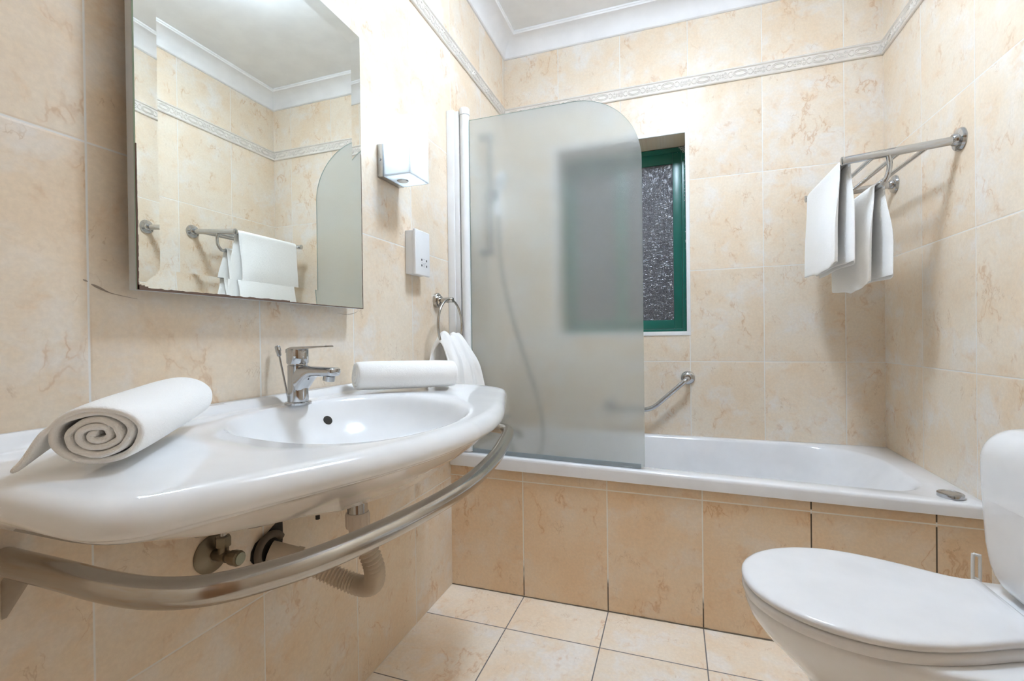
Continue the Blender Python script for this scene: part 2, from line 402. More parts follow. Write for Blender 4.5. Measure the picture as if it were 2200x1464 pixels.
# moulded border tile
def border(name, fn, L0, L1, s0, label):
    """fn(s, z, d): s along the wall, d off the wall"""
    z0, z1 = 2.045, 2.101
    bm = B()
    pr = [(0.0, z0-0.001), (0.004, z0-0.001), (0.0085, z0+0.003), (0.0085, z0+0.006), (0.0045, z0+0.0095), (0.0040, z1-0.0095),
          (0.0085, z1-0.006), (0.0085, z1-0.003), (0.004, z1+0.001), (0.0, z1+0.001)]
    m = pr and 0.0
    grid(bm, [[fn(L0+ (d if e == 0 else 0)*0 + (L1-L0)*e, z, d) for d, z in pr] for e in (0, 1)])
    zc = (z0+z1)/2; pitch = 0.1489
    def tb(pts, r, closed=False):
        pp = [(s, z) for s, z in pts]
        if min(p[0] for p in pp) < L0+0.002 or max(p[0] for p in pp) > L1-0.002: return
        tube(bm, [fn(s, zc+z, 0.0052) for s, z in pp], r*1.25, seg=6, closed=closed)
    k = math.floor((L0-s0)/pitch)-1
    while s0+k*pitch < L1+pitch:
        c = s0+k*pitch; k += 1
        for a_, b_ in ((0.0290, 0.0145), (0.0215, 0.0090)):
            tb([(c+a_*math.cos(t*2*PI/20), b_*math.sin(t*2*PI/20)) for t in range(20)], 0.0019, True)
        h = c+pitch/2
        for sx in (-1, 1):          # crossing scrolls either side of a four-petal knot
            for sy in (-1, 1):
                pts = []
                for i in range(15):
                    t = i/14
                    pts.append((h+sx*(0.012+0.030*t), sy*(0.0135*math.sin(PI*(0.5+1.25*t)))*(1-0.15*t)))
                tb(pts, 0.0019)
                cc = (h+sx*0.016, sy*0.0085)
                tb([(cc[0]+0.0042*math.cos(t*2*PI/9), cc[1]+0.0042*math.sin(t*2*PI/9)) for t in range(9)], 0.0017, True)
                cc = (h+sx*0.0052, sy*0.0048)
                tb([(cc[0]+0.0030*math.cos(t*2*PI/7), cc[1]+0.0026*math.sin(t*2*PI/7)) for t in range(7)], 0.0019, True)
    struct(obj(name, bm, M['border'], smooth=50), label, 'border tile')
border('trim_5', lambda s, z, d: (s, D-d, z), 0.0, W, W-0.068, 'moulded border tiles with oval relief above the window')
border('trim_6', lambda s, z, d: (d, s, z), FY, D, D-0.06, 'moulded border tiles with oval relief above the mirror')
border('trim_7', lambda s, z, d: (W-d, s, z), FY, D, D-0.07, 'moulded border tiles with oval relief above the towel rack')

# bath apron
def apz(x): return 0.4580-0.0155*x
bm = B()
v = [bm.verts.new(p) for p in ((0,0,0),(W,0,0),(W,0,apz(W)),(0,0,apz(0)),(0,0.05,0),(W,0.05,0),(W,0.05,apz(W)),(0,0.05,apz(0)))]
for q in ((0,1,2,3),(4,7,6,5),(0,4,5,1),(3,2,6,7),(0,3,7,4),(1,5,6,2)): bm.faces.new([v[i] for i in q])
struct(obj('wall_bath_apron', bm, M['tile_apron'], smooth=0), 'tiled brown-beige front panel under the bathtub', 'wall')
bm = B()
rows = [[], [], []]
for i in range(161):
    x = W*i/160; h = 0.0020+0.0022*abs(mnoise.noise((x*14, 3.3, 0)))+0.0012*abs(mnoise.noise((x*60, 1.3, 0)))
    rows[0].append((x, -0.0030-0.002*abs(mnoise.noise((x*22, 7, 0))), 0.0004)); rows[1].append((x, -0.0016, h)); rows[2].append((x, 0.0002, h))
grid(bm, rows); struct(obj('trim_8', bm, M['mould'], smooth=0), 'dark mouldy joint along the foot of the bath panel', 'joint')
bm = B(); rows = [[], [], []]
for i in range(321):
    x = W*i/320; h = 0.0020+0.0035*abs(mnoise.noise((x*30, 9.3, 0)))
    rows[0].append((x, 0.0, apz(x)-h)); rows[1].append((x, -0.0022-0.002*abs(mnoise.noise((x*50, 2, 0))), apz(x)-0.3*h)); rows[2].append((x, -0.002, apz(x)+0.0008))
grid(bm, rows); struct(obj('trim_9', bm, M['mortar'], smooth=0), 'rough mortar joint between bath lip and tiled panel', 'joint')

# window trim around the opening
bm = B(); e = 0.017
box(bm, (WX1-0.004, D-0.004, WZ0-0.004), (WX1+e-0.004, D+0.004, WZ1+0.004), 0.003)
box(bm, (WX0-e+0.004, D-0.004, WZ0-0.004), (WX0+0.004, D+0.004, WZ1+0.004), 0.003)
box(bm, (WX0-e+0.004, D-0.004, WZ0-e), (WX1+e-0.004, D+0.004, WZ0+0.002), 0.003)
box(bm, (WX0-e+0.004, D-0.004, WZ1-0.002), (WX1+e-0.004, D+0.004, WZ1+e-0.002), 0.003)
struct(obj('trim_10', bm, M['white_trim'], smooth=35), 'white edging strip around the window opening', 'trim')

# window: green frame, two sashes with obscured panes
win = thing('window_1', 'green painted window with obscured glass above the bath', 'window', ((WX0+WX1)/2, D+0.19, WZ0)); win['kind'] = 'structure'
yf = D+0.155
def rect_frame(x0, x1, z0, z1, y0, y1, wl, wr, wb, wt, bev=0.002):
    bm = B()
    box(bm, (x0, y0, z0), (x0+wl, y1, z1), bev); box(bm, (x1-wr, y0, z0), (x1, y1, z1), bev)
    box(bm, (x0+wl, y0+0.001, z0), (x1-wr, y1-0.001, z0+wb), bev); box(bm, (x0+wl, y0+0.001, z1-wt), (x1-wr, y1-0.001, z1), bev)
    return bm
obj('outer_frame', rect_frame(WX0+0.001, WX1-0.001, WZ0+0.001, WZ1-0.003, yf, D+0.235, 0.016, 0.016, 0.014, 0.022), M['green'], win)
xm = 0.561
for (x0, x1, yo) in ((WX0+0.018, xm+0.022, 0.030), (xm-0.022, WX1-0.018, 0.008)):
    s = obj('sash', rect_frame(x0, x1, WZ0+0.016, WZ1-0.024, yf+yo, yf+yo+0.022, 0.044, 0.040, 0.044, 0.052), M['green'], win)
    bm = B(); box(bm, (x0+0.040, yf+yo+0.009, WZ0+0.056), (x1-0.036, yf+yo+0.013, WZ1-0.072))
    sub(obj('pane', bm, M['pattern'], smooth=0), s)
bm = B(); tube(bm, [(WX1-0.0585, yf+0.0075, WZ0+0.062), (WX1-0.0585, yf+0.0075, WZ1-0.078)], 0.0014, 6)
obj('bead', bm, M['slot'], win)
rnd = random.Random(5)
bm = B()
for i in range(122):                # flaking paint at the upper corner and down the side
    if i < 90: x, z = WX1-0.0015-abs(rnd.gauss(0, 0.012)), WZ1-0.004-abs(rnd.gauss(0, 0.012))
    else: x, z = WX1-0.0012-abs(rnd.gauss(0, 0.0022)), WZ1-abs(rnd.gauss(0, 0.25))
    r = rnd.uniform(0.0008, 0.0026)
    vs = [bm.verts.new((x+r*rnd.uniform(.5, 1.2)*math.cos(t), yf-0.0006, z+r*rnd.uniform(.5, 1.6)*math.sin(t))) for t in (0, 1.2, 2.5, 3.8, 5.1)]
    ge = bmesh.ops.extrude_face_region(bm, geom=[bm.faces.new(vs)])
    bmesh.ops.translate(bm, verts=[q for q in ge['geom'] if isinstance(q, bmesh.types.BMVert)], vec=(0, 0.001, 0))
o = obj('paint_flakes', bm, M['white_trim'], win, smooth=0); o['kind'] = 'stuff'; o['label'] = 'white chipped paint'

# door on the wall behind the camera
dr = thing('door_1', 'plain dark brown door opposite the window', 'door', (0.95, FY+0.02, 0)); dr['kind'] = 'structure'
bm = B(); box(bm, (0.60, FY, 0), (0.66, FY+0.03, 2.02), 0.004); box(bm, (1.36, FY, 0), (1.42, FY+0.03, 2.02), 0.004); box(bm, (0.66, FY, 1.96), (1.36, FY+0.03, 2.02), 0.004)
obj('door_frame', bm, M['wood'], dr)
bm = B(); box(bm, (0.663, FY+0.001, 0.005), (1.357, FY+0.022, 1.957), 0.003); lf = obj('door_leaf', bm, M['wood'], dr)
bm = B(); lathe(bm, [(0.022, 0), (0.022, 0.006), (0.009, 0.008), (0.009, 0.035)], (0.72, FY+0.022, 1.02), (0, 1, 0)); tube(bm, [(0.72, FY+0.052, 1.02), (0.82, FY+0.052, 1.02)], 0.008)
sub(obj('door_handle', bm, M['satin']), lf)

# ================================================================== CEILING LAMP (out of frame)
cl = thing('ceiling_lamp', 'round white ceiling lamp over the middle of the bathroom', 'lamp', (LAMP_POS[0], LAMP_POS[1], CEIL))
bm = B(); lathe(bm, [(0.125, 0.0), (0.125, -0.012), (0.118, -0.018)], (*LAMP_POS, CEIL), (0, 0, 1), 40); obj('lamp_base', bm, M['plastic'], cl)
bm = B(); lathe(bm, [(0.030, -0.018), (0.030, -0.050), (0.026, -0.056)], (*LAMP_POS, CEIL), (0, 0, 1), 30); obj('lamp_neck', bm, M['satin'], cl)
bm = B(); lathe(bm, [(0.125*math.sin(t), -0.088+0.036*math.cos(t)) for t in [PI*(0.05+0.95*i/18) for i in range(19)]], (*LAMP_POS, CEIL), (0, 0, 1), 40); obj('lamp_shade', bm, M['ceilglow'], cl)

# ================================================================== BATHTUB
tub = thing('bathtub', 'white fitted bathtub between three tiled walls under the window', 'bathtub', (W/2, D/2, 0))
def rrect(x0, x1, y0, y1, r, n=10, rr=None):
    """rounded rectangle, counter-clockwise; rr = radii of the corners (x1y0, x1y1, x0y1, x0y0)"""
    rr = rr or (r, r, r, r); out = []
    for (cx, cyy, a0, q) in ((x1, y0, -PI/2, rr[0]), (x1, y1, 0, rr[1]), (x0, y1, PI/2, rr[2]), (x0, y0, PI, rr[3])):
        ccx = cx-q if cx == x1 else cx+q; ccy = cyy-q if cyy == y1 else cyy+q
        for k in range(n):
            t = a0+PI/2*k/(n-1); out.append((ccx+q*math.cos(t), ccy+q*math.sin(t)))
    return out
def rimz(x, y):
    zf = 0.5085-0.0245*x; zb = 0.4865-0.0045*x
    t = min(1, max(0, y/D)); t = t**0.6
    return zf*(1-t)+zb*t
rings = []
def tubring(x0, x1, y0, y1, r, dz, rr=None, absz=None):
    pts = rrect(x0, x1, y0, y1, r, 12, rr)
    rings.append([(x, y, absz if absz is not None else rimz(x, y)+dz) for x, y in pts])
g = 0.0008
O = rrect(g, W-g, -0.013, D-g, 0.004, 12)
rings.append([(x, y, apz(x)+0.0005) for x, y in O])
rings.append([(x, y, rimz(x, y)-0.012) for x, y in O])
tubring(g, W-g, -0.0115, D-g, 0.004, -0.005)
tubring(g, W-g, -0.007, D-g, 0.004, -0.001)
tubring(0.003, W-0.003, 0.0, D-0.004, 0.004, 0.0)
tubring(0.050, W-0.085, 0.047, D-0.032, 0.10, 0.0, (0.13, 0.24, 0.12, 0.10))
tubring(0.055, W-0.092, 0.054, D-0.038, 0.10, -0.003, (0.13, 0.24, 0.12, 0.10))
tubring(0.059, W-0.100, 0.059, D-0.043, 0.10, -0.011, (0.13, 0.24, 0.12, 0.10))
tubring(0.068, W-0.16, 0.070, D-0.055, 0.10, -0.08, (0.13, 0.22, 0.12, 0.10))
tubring(0.085, W-0.27, 0.085, D-0.075, 0.10, -0.20, (0.13, 0.18, 0.12, 0.10))
tubring(0.105, W-0.36, 0.105, D-0.10, 0.10, -0.29)
tubring(0.15, W-0.43, 0.15, D-0.15, 0.10, -0.325)
tubring(0.30, W-0.60, 0.25, D-0.25, 0.06, -0.335)
bm = B(); loft(bm, rings, False, True)
obj('bath_shell', bm, M['acrylic'], tub, smooth=50)
bm = B(); lathe(bm, [(0.030, 0), (0.030, 0.010), (0.027, 0.0125), (0.022, 0.0125), (0.021, 0.0115), (0.0, 0.0115)], (1.536, 0.042, rimz(1.536, 0.042)), (0, 0, 1), 32, cap=False)
o = obj('control_cap', bm, M['chrome'], tub); o['label'] = 'round chrome cap'

# ================================================================== SHOWER SCREEN
scn = thing('shower_screen', 'frosted glass bath screen with curved top corner and white hinge post', 'shower screen', (0.05, 0.02, 0.50))
bm = B(); box(bm, (0.0005, -0.004, 0.508), (0.030, 0.030, 1.797), 0.003); box(bm, (0.030, 0.000, 0.508), (0.050, 0.026, 1.790), 0.002); obj('wall_channel', bm, M['plastic'], scn)
bm = B(); lathe(bm, [(0.0175, 0.0), (0.0175, 1.262)], (0.0695, 0.012, 0.510), (0, 0, 1), 24); hp = obj('hinge_post', bm, M['plastic'], scn)
bm = B(); lathe(bm, [(0.0190, 0.0), (0.0190, 0.022), (0.016, 0.026)], (0.0695, 0.012, 1.7735), (0, 0, 1), 24); sub(obj('end_cap', bm, M['plastic']), hp)
# glass
gx0, gx1, gz0, gz1, gr = 0.089, 0.711, 0.513, 1.752, 0.228
outl = [(gx0, gz0), (gx1, gz0-0.013)]
for k in range(25):
    t = k/24*PI/2; outl.append((gx1-gr+gr*math.cos(t), gz1-gr+gr*math.sin(t)))
outl.append((gx0, gz1))
bm = B()
f0 = bm.faces.new([bm.verts.new((x, 0.009, z)) for x, z in outl])
ex = bmesh.ops.extrude_face_region(bm, geom=[f0])
bmesh.ops.translate(bm, verts=[q for q in ex['geom'] if isinstance(q, bmesh.types.BMVert)], vec=(0, 0.006, 0))
bm.normal_update()
for f in bm.faces: f.material_index = 0 if abs(f.normal.y) > 0.9 else 1
obj('glass_panel', bm, None, scn, smooth=0, mats=[M['frosted'], M['glassedge']])
bm = B()
def slant(y0, y1, d0, d1):
    e_ = gx1-0.012; dz = 0.013*(e_-gx0)/(gx1-gx0)
    loft(bm, [[(gx0, y0, gz0+d0), (gx0, y1, gz0+d0), (gx0, y1, gz0+d1), (gx0, y0, gz0+d1)], [(e_, y0, gz0-dz+d0), (e_, y1, gz0-dz+d0), (e_, y1, gz0-dz+d1), (e_, y0, gz0-dz+d1)]])
slant(0.0055, 0.0185, -0.006, 0.003); slant(0.0045, 0.0065, 0.002, 0.009)
obj('bottom_seal', bm, M['seal'], scn)

# ================================================================== GRAB BAR
gb = thing('grab_bar', 'angled chrome grab bar on the tiled wall above the bath', 'grab bar', (0.70, D, 0.60))
yb = D-0.055
pth = fillet_path([(0.864, D-0.006, 0.745), (0.860, yb, 0.742), (0.705, yb, 0.600), (0.530, yb, 0.600), (0.520, D-0.006, 0.606)], [0.035, 0.04, 0.035], 8)
bm = B(); tube(bm, pth, 0.0105, 16); obj('bar', bm, M['chrome'], gb)
for (x, z) in ((0.864, 0.745), (0.520, 0.606)):
    bm = B(); lathe(bm, [(0.0295, 0.0), (0.0305, 0.004), (0.0285, 0.009), (0.017, 0.013), (0.0125, 0.019)], (x, D, z), (0, -1, 0), 30); obj('flange', bm, M['chrome'], gb)

# ================================================================== SHOWER SET on the left wall, behind the screen
ys = 0.33
sh = thing('shower_set', 'chrome hand shower on a riser rail with hose, behind the frosted screen', 'shower', (0.0, ys, 1.3))
bm = B(); tube(bm, [(0.045, ys, 1.30), (0.045, ys, 1.84)], 0.0115, 14); rb = obj('riser_rail', bm, M['chrome'], sh)
for z in (1.315, 1.825):
    bm = B(); lathe(bm, [(0.017, 0), (0.017, 0.02), (0.014, 0.03), (0.014, 0.06)], (0, ys, z), (1, 0, 0), 20); sub(obj('rail_bracket', bm, M['chrome']), rb)
bm = B(); box(bm, (0.030, ys-0.017, 1.535), (0.085, ys+0.017, 1.585), 0.006); sub(obj('slider', bm, M['chrome']), rb)
bm = B(); tube(bm, smooth_path([(0.078, ys, 1.475), (0.078, ys, 1.52), (0.082, ys, 1.60)], 6), 0.011, 14)
lathe(bm, [(0.018, -0.012), (0.040, 0.0), (0.041, 0.012), (0.037, 0.015)], (0.088, ys, 1.625), (0.85, -0.1, -0.4), 26); obj('hand_shower', bm, M['plastic'], sh)
bm = B(); tube(bm, smooth_path([(0.082, ys, 1.475), (0.085, ys, 1.36), (0.10, ys, 1.20), (0.15, ys-0.005, 1.00), (0.215, ys-0.01, 0.80), (0.265, ys, 0.62), (0.27, ys, 0.47), (0.22, ys, 0.40), (0.15, ys, 0.42), (0.105, ys, 0.52)], 8), 0.0062, 10); obj('hose', bm, M['satin'], sh)
mx = thing('bath_mixer', 'chrome bath mixer tap on the wall behind the frosted screen', 'tap', (0.0, ys, 0.53))
bm = B(); tube(bm, [(0.055, ys-0.09, 0.545), (0.055, ys+0.09, 0.545)], 0.022, 18); lathe(bm, [(0.03, 0), (0.03, 0.01), (0.014, 0.012), (0.014, 0.055)], (0, ys-0.07, 0.545), (1, 0, 0)); lathe(bm, [(0.03, 0), (0.03, 0.01), (0.014, 0.012), (0.014, 0.055)], (0, ys+0.07, 0.545), (1, 0, 0)); obj('mixer_body', bm, M['chrome'], mx)
bm = B(); tube(bm, smooth_path([(0.06, ys, 0.540), (0.12, ys, 0.528), (0.165, ys, 0.520), (0.172, ys, 0.500)], 6), 0.012, 14); obj('spout', bm, M['chrome'], mx)
bm = B(); tube(bm, [(0.055, ys, 0.565), (0.075, ys, 0.585), (0.125, ys, 0.592)], 0.008, 12); obj('lever', bm, M['chrome'], mx)

# ================================================================== MIRROR
mi = thing('mirror', 'large rectangular wall mirror with slanted glass rim above the washbasin', 'mirror', (0, -0.8475, 1.0145))
my0, my1, mz0, mz1, md = -1.117, -0.578, 1.0145, 1.717, 0.045
bm = B(); box(bm, (0.0, my0+0.06, mz0+0.06), (0.027, my1-0.06, mz1-0.06), 0.002); obj('wall_bracket', bm, M['alu'], mi)
bm = B(); box(bm, (0.026, my0, mz0), (0.0405, my1, mz1), 0.0); obj('back_panel', bm, M['alu'], mi)
bv, lip = 0.034, 0.0016
bm = B()
def q(y, z, x): return bm.verts.new((x, y, z))
o4 = [q(my0, mz0, md), q(my1, mz0, md), q(my1, mz1, md), q(my0, mz1, md)]
i4 = [q(my0+bv, mz0+bv, md-lip), q(my1-bv, mz0+bv, md-lip), q(my1-bv, mz1-bv, md-lip), q(my0+bv, mz1-bv, md-lip)]
b4 = [q(my0, mz0, 0.041), q(my1, mz0, 0.041), q(my1, mz1, 0.041), q(my0, mz1, 0.041)]
bm.faces.new(i4)
for k in range(4): bm.faces.new((o4[k], o4[(k+1) % 4], i4[(k+1) % 4], i4[k]))
for k in range(4):
    f = bm.faces.new((b4[k], b4[(k+1) % 4], o4[(k+1) % 4], o4[k])); f.material_index = 1
bm.faces.new(b4[::-1]).material_index = 1
o = obj('mirror_glass', bm, None, mi, smooth=0, mats=[M['mirror'], M['glassedge']])
rnd = random.Random(3)          # crumbling dark silvering along the lower edge and the lower side edges
bm = B()
def chip(pts):
    f = bm.faces.new([bm.verts.new(p) for p in pts]); ge = bmesh.ops.extrude_face_region(bm, geom=[f])
    bmesh.ops.translate(bm, verts=[v_ for v_ in ge['geom'] if isinstance(v_, bmesh.types.BMVert)], vec=(-0.002, 0, 0))
N = 110; xs_ = md+0.0003
hh_ = [0.0018+0.0016*abs(mnoise.noise((i*0.23, 0.7, 0)))+0.0008*rnd.random() for i in range(N+1)]
for i in range(N):
    y0, y1 = my0+(my1-my0)*i/N, my0+(my1-my0)*(i+1)/N
    k = 1.3 if i < 60 else 0.6
    if i < 3: k = 3.2-0.6*i
    chip([(xs_, y0, mz0-0.0003), (xs_, y1, mz0-0.0003), (xs_, y1, mz0+hh_[i+1]*k), (xs_, y0, mz0+hh_[i]*k)])
for side, zt in ((my0, 0.22), (my1, 0.40)):
    for i in range(40):
        z0, z1 = mz0+zt*i/40, mz0+zt*(i+1)/40; s = 1 if side == my0 else -1; w_ = 0.0013+0.0015*rnd.random()*(1-i/40)
        chip([(xs_, side-s*0.0002, z0), (xs_, side+s*w_, z0), (xs_, side+s*w_, z1), (xs_, side-s*0.0002, z1)])
obj('chipped_edge', bm, M['edge'], mi, smooth=0)

# ================================================================== WALL LAMP
wl = thing('wall_lamp', 'lit white glass cube wall lamp on a chrome plate beside the mirror', 'wall lamp', (0, -0.388, 1.45))
bm = B(); box(bm, (0.0003, -0.444, 1.405), (0.0185, -0.333, 1.500), 0.0015); bp = obj('backplate', bm, M['satin'], wl)
bm = B(); lathe(bm, [(0.0042, 0), (0.0042, 0.0018), (0.003, 0.0026)], (0.009, -0.444, 1.455), (0, -1, 0), 14); sub(obj('screw', bm, M['chrome']), bp)
lx0, lx1, ly0, ly1, lz0, lz1 = 0.0190, 0.107, -0.441, -0.336, 1.4055, 1.573
bm = B(); t_ = 0.003
box(bm, (lx1-t_, ly0, lz0), (lx1, ly1, lz1), 0.0008); box(bm, (lx0, ly0, lz0), (lx1-t_, ly0+t_, lz1), 0.0008); box(bm, (lx0, ly1-t_, lz0), (lx1-t_, ly1, lz1), 0.0008)
box(bm, (lx0, ly0+t_, lz1-t_), (lx1-t_, ly1-t_, lz1)); box(bm, (lx0, ly0+t_, lz0), (lx1-t_, ly1-t_, lz0+t_)); box(bm, (lx0, ly0+t_, lz0+t_), (lx0+t_, ly1-t_, lz1-t_))
obj('glass_shade', bm, M['opal'], wl, smooth=0)
bm = B(); lathe(bm, [(0.015, -0.006), (0.017, -0.004), (0.017, 0.060), (0.011, 0.078)], (0.050, -0.3885, lz0+0.0036), (0, 0, 1), 20); obj('lamp_socket', bm, M['satin'], wl)
bm = B(); lathe(bm, [(0.010, 0), (0.014, 0.012), (0.020, 0.03), (0.022, 0.045), (0.018, 0.060), (0.008, 0.068), (0.0, 0.069)], (0.058, -0.3885, lz0+0.078), (0, 0, 1), 20); obj('bulb', bm, M['bulb'], wl)

# ================================================================== SHAVER SOCKET
ss = thing('shaver_socket', 'white wall shaver socket box below the lit lamp', 'socket', (0, -0.255, 1.145))
bm = B(); box(bm, (0.0003, -0.302, 1.143), (0.030, -0.216, 1.281), 0.003); obj('back_box', bm, M['plastic'], ss)
bm = B(); box(bm, (0.0305, -0.3055, 1.1395), (0.0405, -0.2145, 1.2845), 0.0035, 3); fp = obj('faceplate', bm, M['plastic'], ss)
for i, (y, z) in enumerate(((-0.268, 1.190), (-0.238, 1.190), (-0.268, 1.172), (-0.238, 1.172))):
    bm = B(); box(bm, (0.0398, y-0.0032, z-0.0032), (0.0411, y+0.0032, z+0.0032), 0.0005); sub(obj('socket_hole', bm, M['slot']), fp)
bm = B()
for z in (1.1925, 1.1685):
    for k in range(3): box(bm, (0.0400, -0.2575+k*0.003, z), (0.0408, -0.2557+k*0.003, z+0.0012))
box(bm, (0.0400, -0.260, 1.1785), (0.0408, -0.247, 1.1793)); box(bm, (0.0400, -0.259, 1.1745), (0.0408, -0.248, 1.1752))
for y in (-0.2435, -0.2635): box(bm, (0.0400, y-0.006, 1.1805), (0.0408, y+0.002, 1.1813))
sub(obj('printed_marks', bm, M['mark'], smooth=0), fp)

# ================================================================== TOWEL RING + TOWEL
tr = thing('towel_ring', 'satin steel towel ring between shaver socket and bath screen', 'towel ring', (0, -0.10, 1.072))
bm = B(); lathe(bm, [(0.0265, 0), (0.0265, 0.010), (0.0245, 0.012), (0.0185, 0.0125), (0.0185, 0.018), (0.0165, 0.020), (0.0095, 0.0205), (0.0095, 0.066), (0.0085, 0.0672)], (0, -0.10, 1.072), (1, 0, 0), 28); obj('wall_mount', bm, M['brushed'], tr)
RC, RR = Vector((0.056, -0.100, 0.981)), 0.093
bm = B(); tube(bm, [RC+Vector((0, RR*math.sin(2*PI*k/64), RR*math.cos(2*PI*k/64))) for k in range(64)], 0.0042, 10, closed=True); obj('ring', bm, M['brushed'], tr)
# towel draped through the ring: front fall + back fall
def drape(name, label, cat, build, mat, thick=0.0045, sub_=1, group=None):
    bm = B(); build(bm)
    o = obj(name, bm, mat, None, smooth=80)
    m = o.modifiers.new('thick', 'SOLIDIFY'); m.thickness = thick; m.offset = 0
    if sub_: s = o.modifiers.new('sub', 'SUBSURF'); s.levels = sub_; s.render_levels = sub_
    return tag(o, label, cat, group)
def ring_towel(bm):
    rows = []; nv = 44
    for i in range(31):
        t = i/30                    # 0 = front hem, .5 = over the ring, 1 = back hem
        row = []
        for k in range(nv+1):
            s = k/nv*2-1
            # width grows from the ring down
            if t < 0.5: fall = (0.5-t)/0.5; L = 0.235
            else: fall = (t-0.5)/0.5; L = 0.20
            d = fall
            wdt = 0.080+0.045*sstep(0.0, 0.9, d)
            y = -0.100+wdt*(s if s < 0 else s*0.97)
            y = min(y, -0.0085)
            # bunched height inside the ring
            ztop = 0.954-0.013*math.exp(-(s/0.22)**2)-0.030*max(0, abs(s)-0.78)/0.22+0.004*math.sin(s*8)
            pl = math.sin(s*9.5+0.6)*0.006+math.sin(s*17+1.0)*0.003
            pl *= 0.35+1.0*d
            off = 0.0125+0.034*sstep(0, 0.55, d)+(0.018+0.022*max(0, s))*d
            a_ = max(-1, min(1, (0.5-t)*9))
            if t < 0.5: x = RC.x+off*math.sin(min(1, (0.5-t)*11)*PI/2)+pl+0.012*d*(1-s*s)
            else: x = max(0.008, RC.x-min(0.030, off)*math.sin(min(1, (t-0.5)*11)*PI/2)+pl*0.45)
            zc_ = ztop+0.004*math.cos(min(1, abs(0.5-t)*11)*PI/2)
            z = zc_-L*max(0, d-0.03)
            row.append((x, y-0.004*(1+math.sin(z*40+k))*0.5, z))
        rows.append(row)
    grid(bm, rows)
drape('hand_towel', 'white towel hanging from the towel ring behind the washbasin', 'towel', ring_towel, M['towel'], 0.006, group='white towels in the bathroom')

# ================================================================== TOWEL RACK on the right wall
rk = thing('towel_rack', 'chrome towel rack with two arms on the right wall above the toilet', 'towel rack', (W, 0.34, 1.498))
AY = (0.127, 0.554); tipx = 1.312
def armz(x): return 1.499-(W-x)*0.083
for y in AY:
    bm = B(); tube(bm, [(W-0.016, y, armz(W-0.016)), (tipx, y, armz(tipx))], 0.0125, 18); ar = obj('arm', bm, M['chrome'], rk)
    bm = B(); lathe(bm, [(0.0125, -0.003), (0.0136, 0.0), (0.0136, 0.004), (0.0105, 0.006)], (tipx, y, armz(tipx)), (-1, 0, -0.083), 18); sub(obj('end_cap', bm, M['chrome']), ar)
    bm = B(); lathe(bm, [(0.033, 0), (0.034, 0.003), (0.031, 0.0095), (0.019, 0.0125), (0.0175, 0.020), (0.0145, 0.023)], (W, y, 1.499), (-1, 0, 0), 30); obj('flange', bm, M['chrome'], rk)
    bm = B(); hx = 1.428
    tube(bm, smooth_path([(hx, y, armz(hx)-0.006), (hx+0.004, y, armz(hx)-0.035), (hx-0.001, y, armz(hx)-0.068), (hx-0.010, y+(0.010 if y < 0.3 else -0.010), armz(hx)-0.090), (hx-0.012, y+(0.03 if y < 0.3 else -0.03), armz(hx)-0.093)], 6), 0.0074, 12)
    obj('hook', bm, M['chrome'], rk)
for x in (1.523, 1.454, 1.387, 1.322):
    bm = B(); tube(bm, [(x, AY[0], armz(x)-0.006), (x, AY[1], armz(x)-0.006)], 0.0070, 12); obj('crossbar', bm, M['chrome'], rk)
LBX, LBZ = 1.416, armz(1.428)-0.093
bm = B(); tube(bm, [(LBX, AY[0]+0.02, LBZ), (LBX, AY[1]-0.02, LBZ)], 0.0062, 12); obj('lower_bar', bm, M['chrome'], rk)

def bar_towel(bx, bz, br, y0, y1, zf, zb, spreadf, spreadb, seed, near_shift):
    """folded towel over a bar along y; two layers in each fall joined by a round fold at the near (low y) edge.
       section in plan = flat loop; loop sweeps front hem -> bar -> back hem"""
    def build(bm):
        rows = []; n = 40
        path = []
        for i in range(19): path.append(('f', 1-i/18))
        for i in range(1, 8): path.append(('o', i/8))
        for i in range(19): path.append(('b', i/18))
        for kind, t in path:
            row = []
            for k in range(n+1):
                w = k/n                         # 0..1 along inner layer far->near, fold, outer layer near->far
                ly = abs(2*w-1)                 # 1 at far ends, 0 at the fold
                outer = 1 if w > 0.5 else -1
                tau = w*2-1
                y = y0+(y1-y0)*(1-math.sqrt(max(0, 1-min(1, ly*9)**1)) * (0.02) if False else ly)
                r_fold = 0.0095
                lay = r_fold*math.tanh(tau*14)  # thickness offset across the fold
                ny = mnoise.noise((y*6, seed, 0.3)); 
                if kind == 'o':
                    a_ = PI*t; rr = br+0.004+ (lay*0.30+0.003)
                    x = bx-rr*math.cos(a_); z = bz+rr*math.sin(a_)
                else:
                    s = -1 if kind == 'f' else 1
                    sp = spreadf if kind == 'f' else spreadb
                    top = bz; bot = zf if kind == 'f' else zb
                    bot = bot+0.012*ny+(0.012*ly-0.016*math.exp(-((ly-0.35)/0.22)**2) if kind == 'f' else 0)-(0.012*outer if kind == 'f' else 0.004*outer)
                    z = top+(bot-top)*t
                    g_ = sstep(0, 0.7, t)
                    rr = br+0.004+lay*(0.30+((0.9+0.9*(1-ly)) if kind == 'f' else 0.35)*g_)+0.003
                    x = bx+s*(rr+sp*g_*(0.35+0.65*(1-ly)))+0.008*g_*mnoise.noise((y*9, z*3, seed))
                    if kind == 'f': x -= 0.013*g_*math.exp(-((ly-0.22)/0.20)**2)
                    y += (near_shift if kind == 'f' else -0.024)*sstep(0, 0.5, t)*(1-ly)**2 + 0.006*g_*mnoise.noise((z*5, w*4, seed+2))
                row.append((x, y, z))
            rows.append(row)
        grid(bm, rows)
    return build
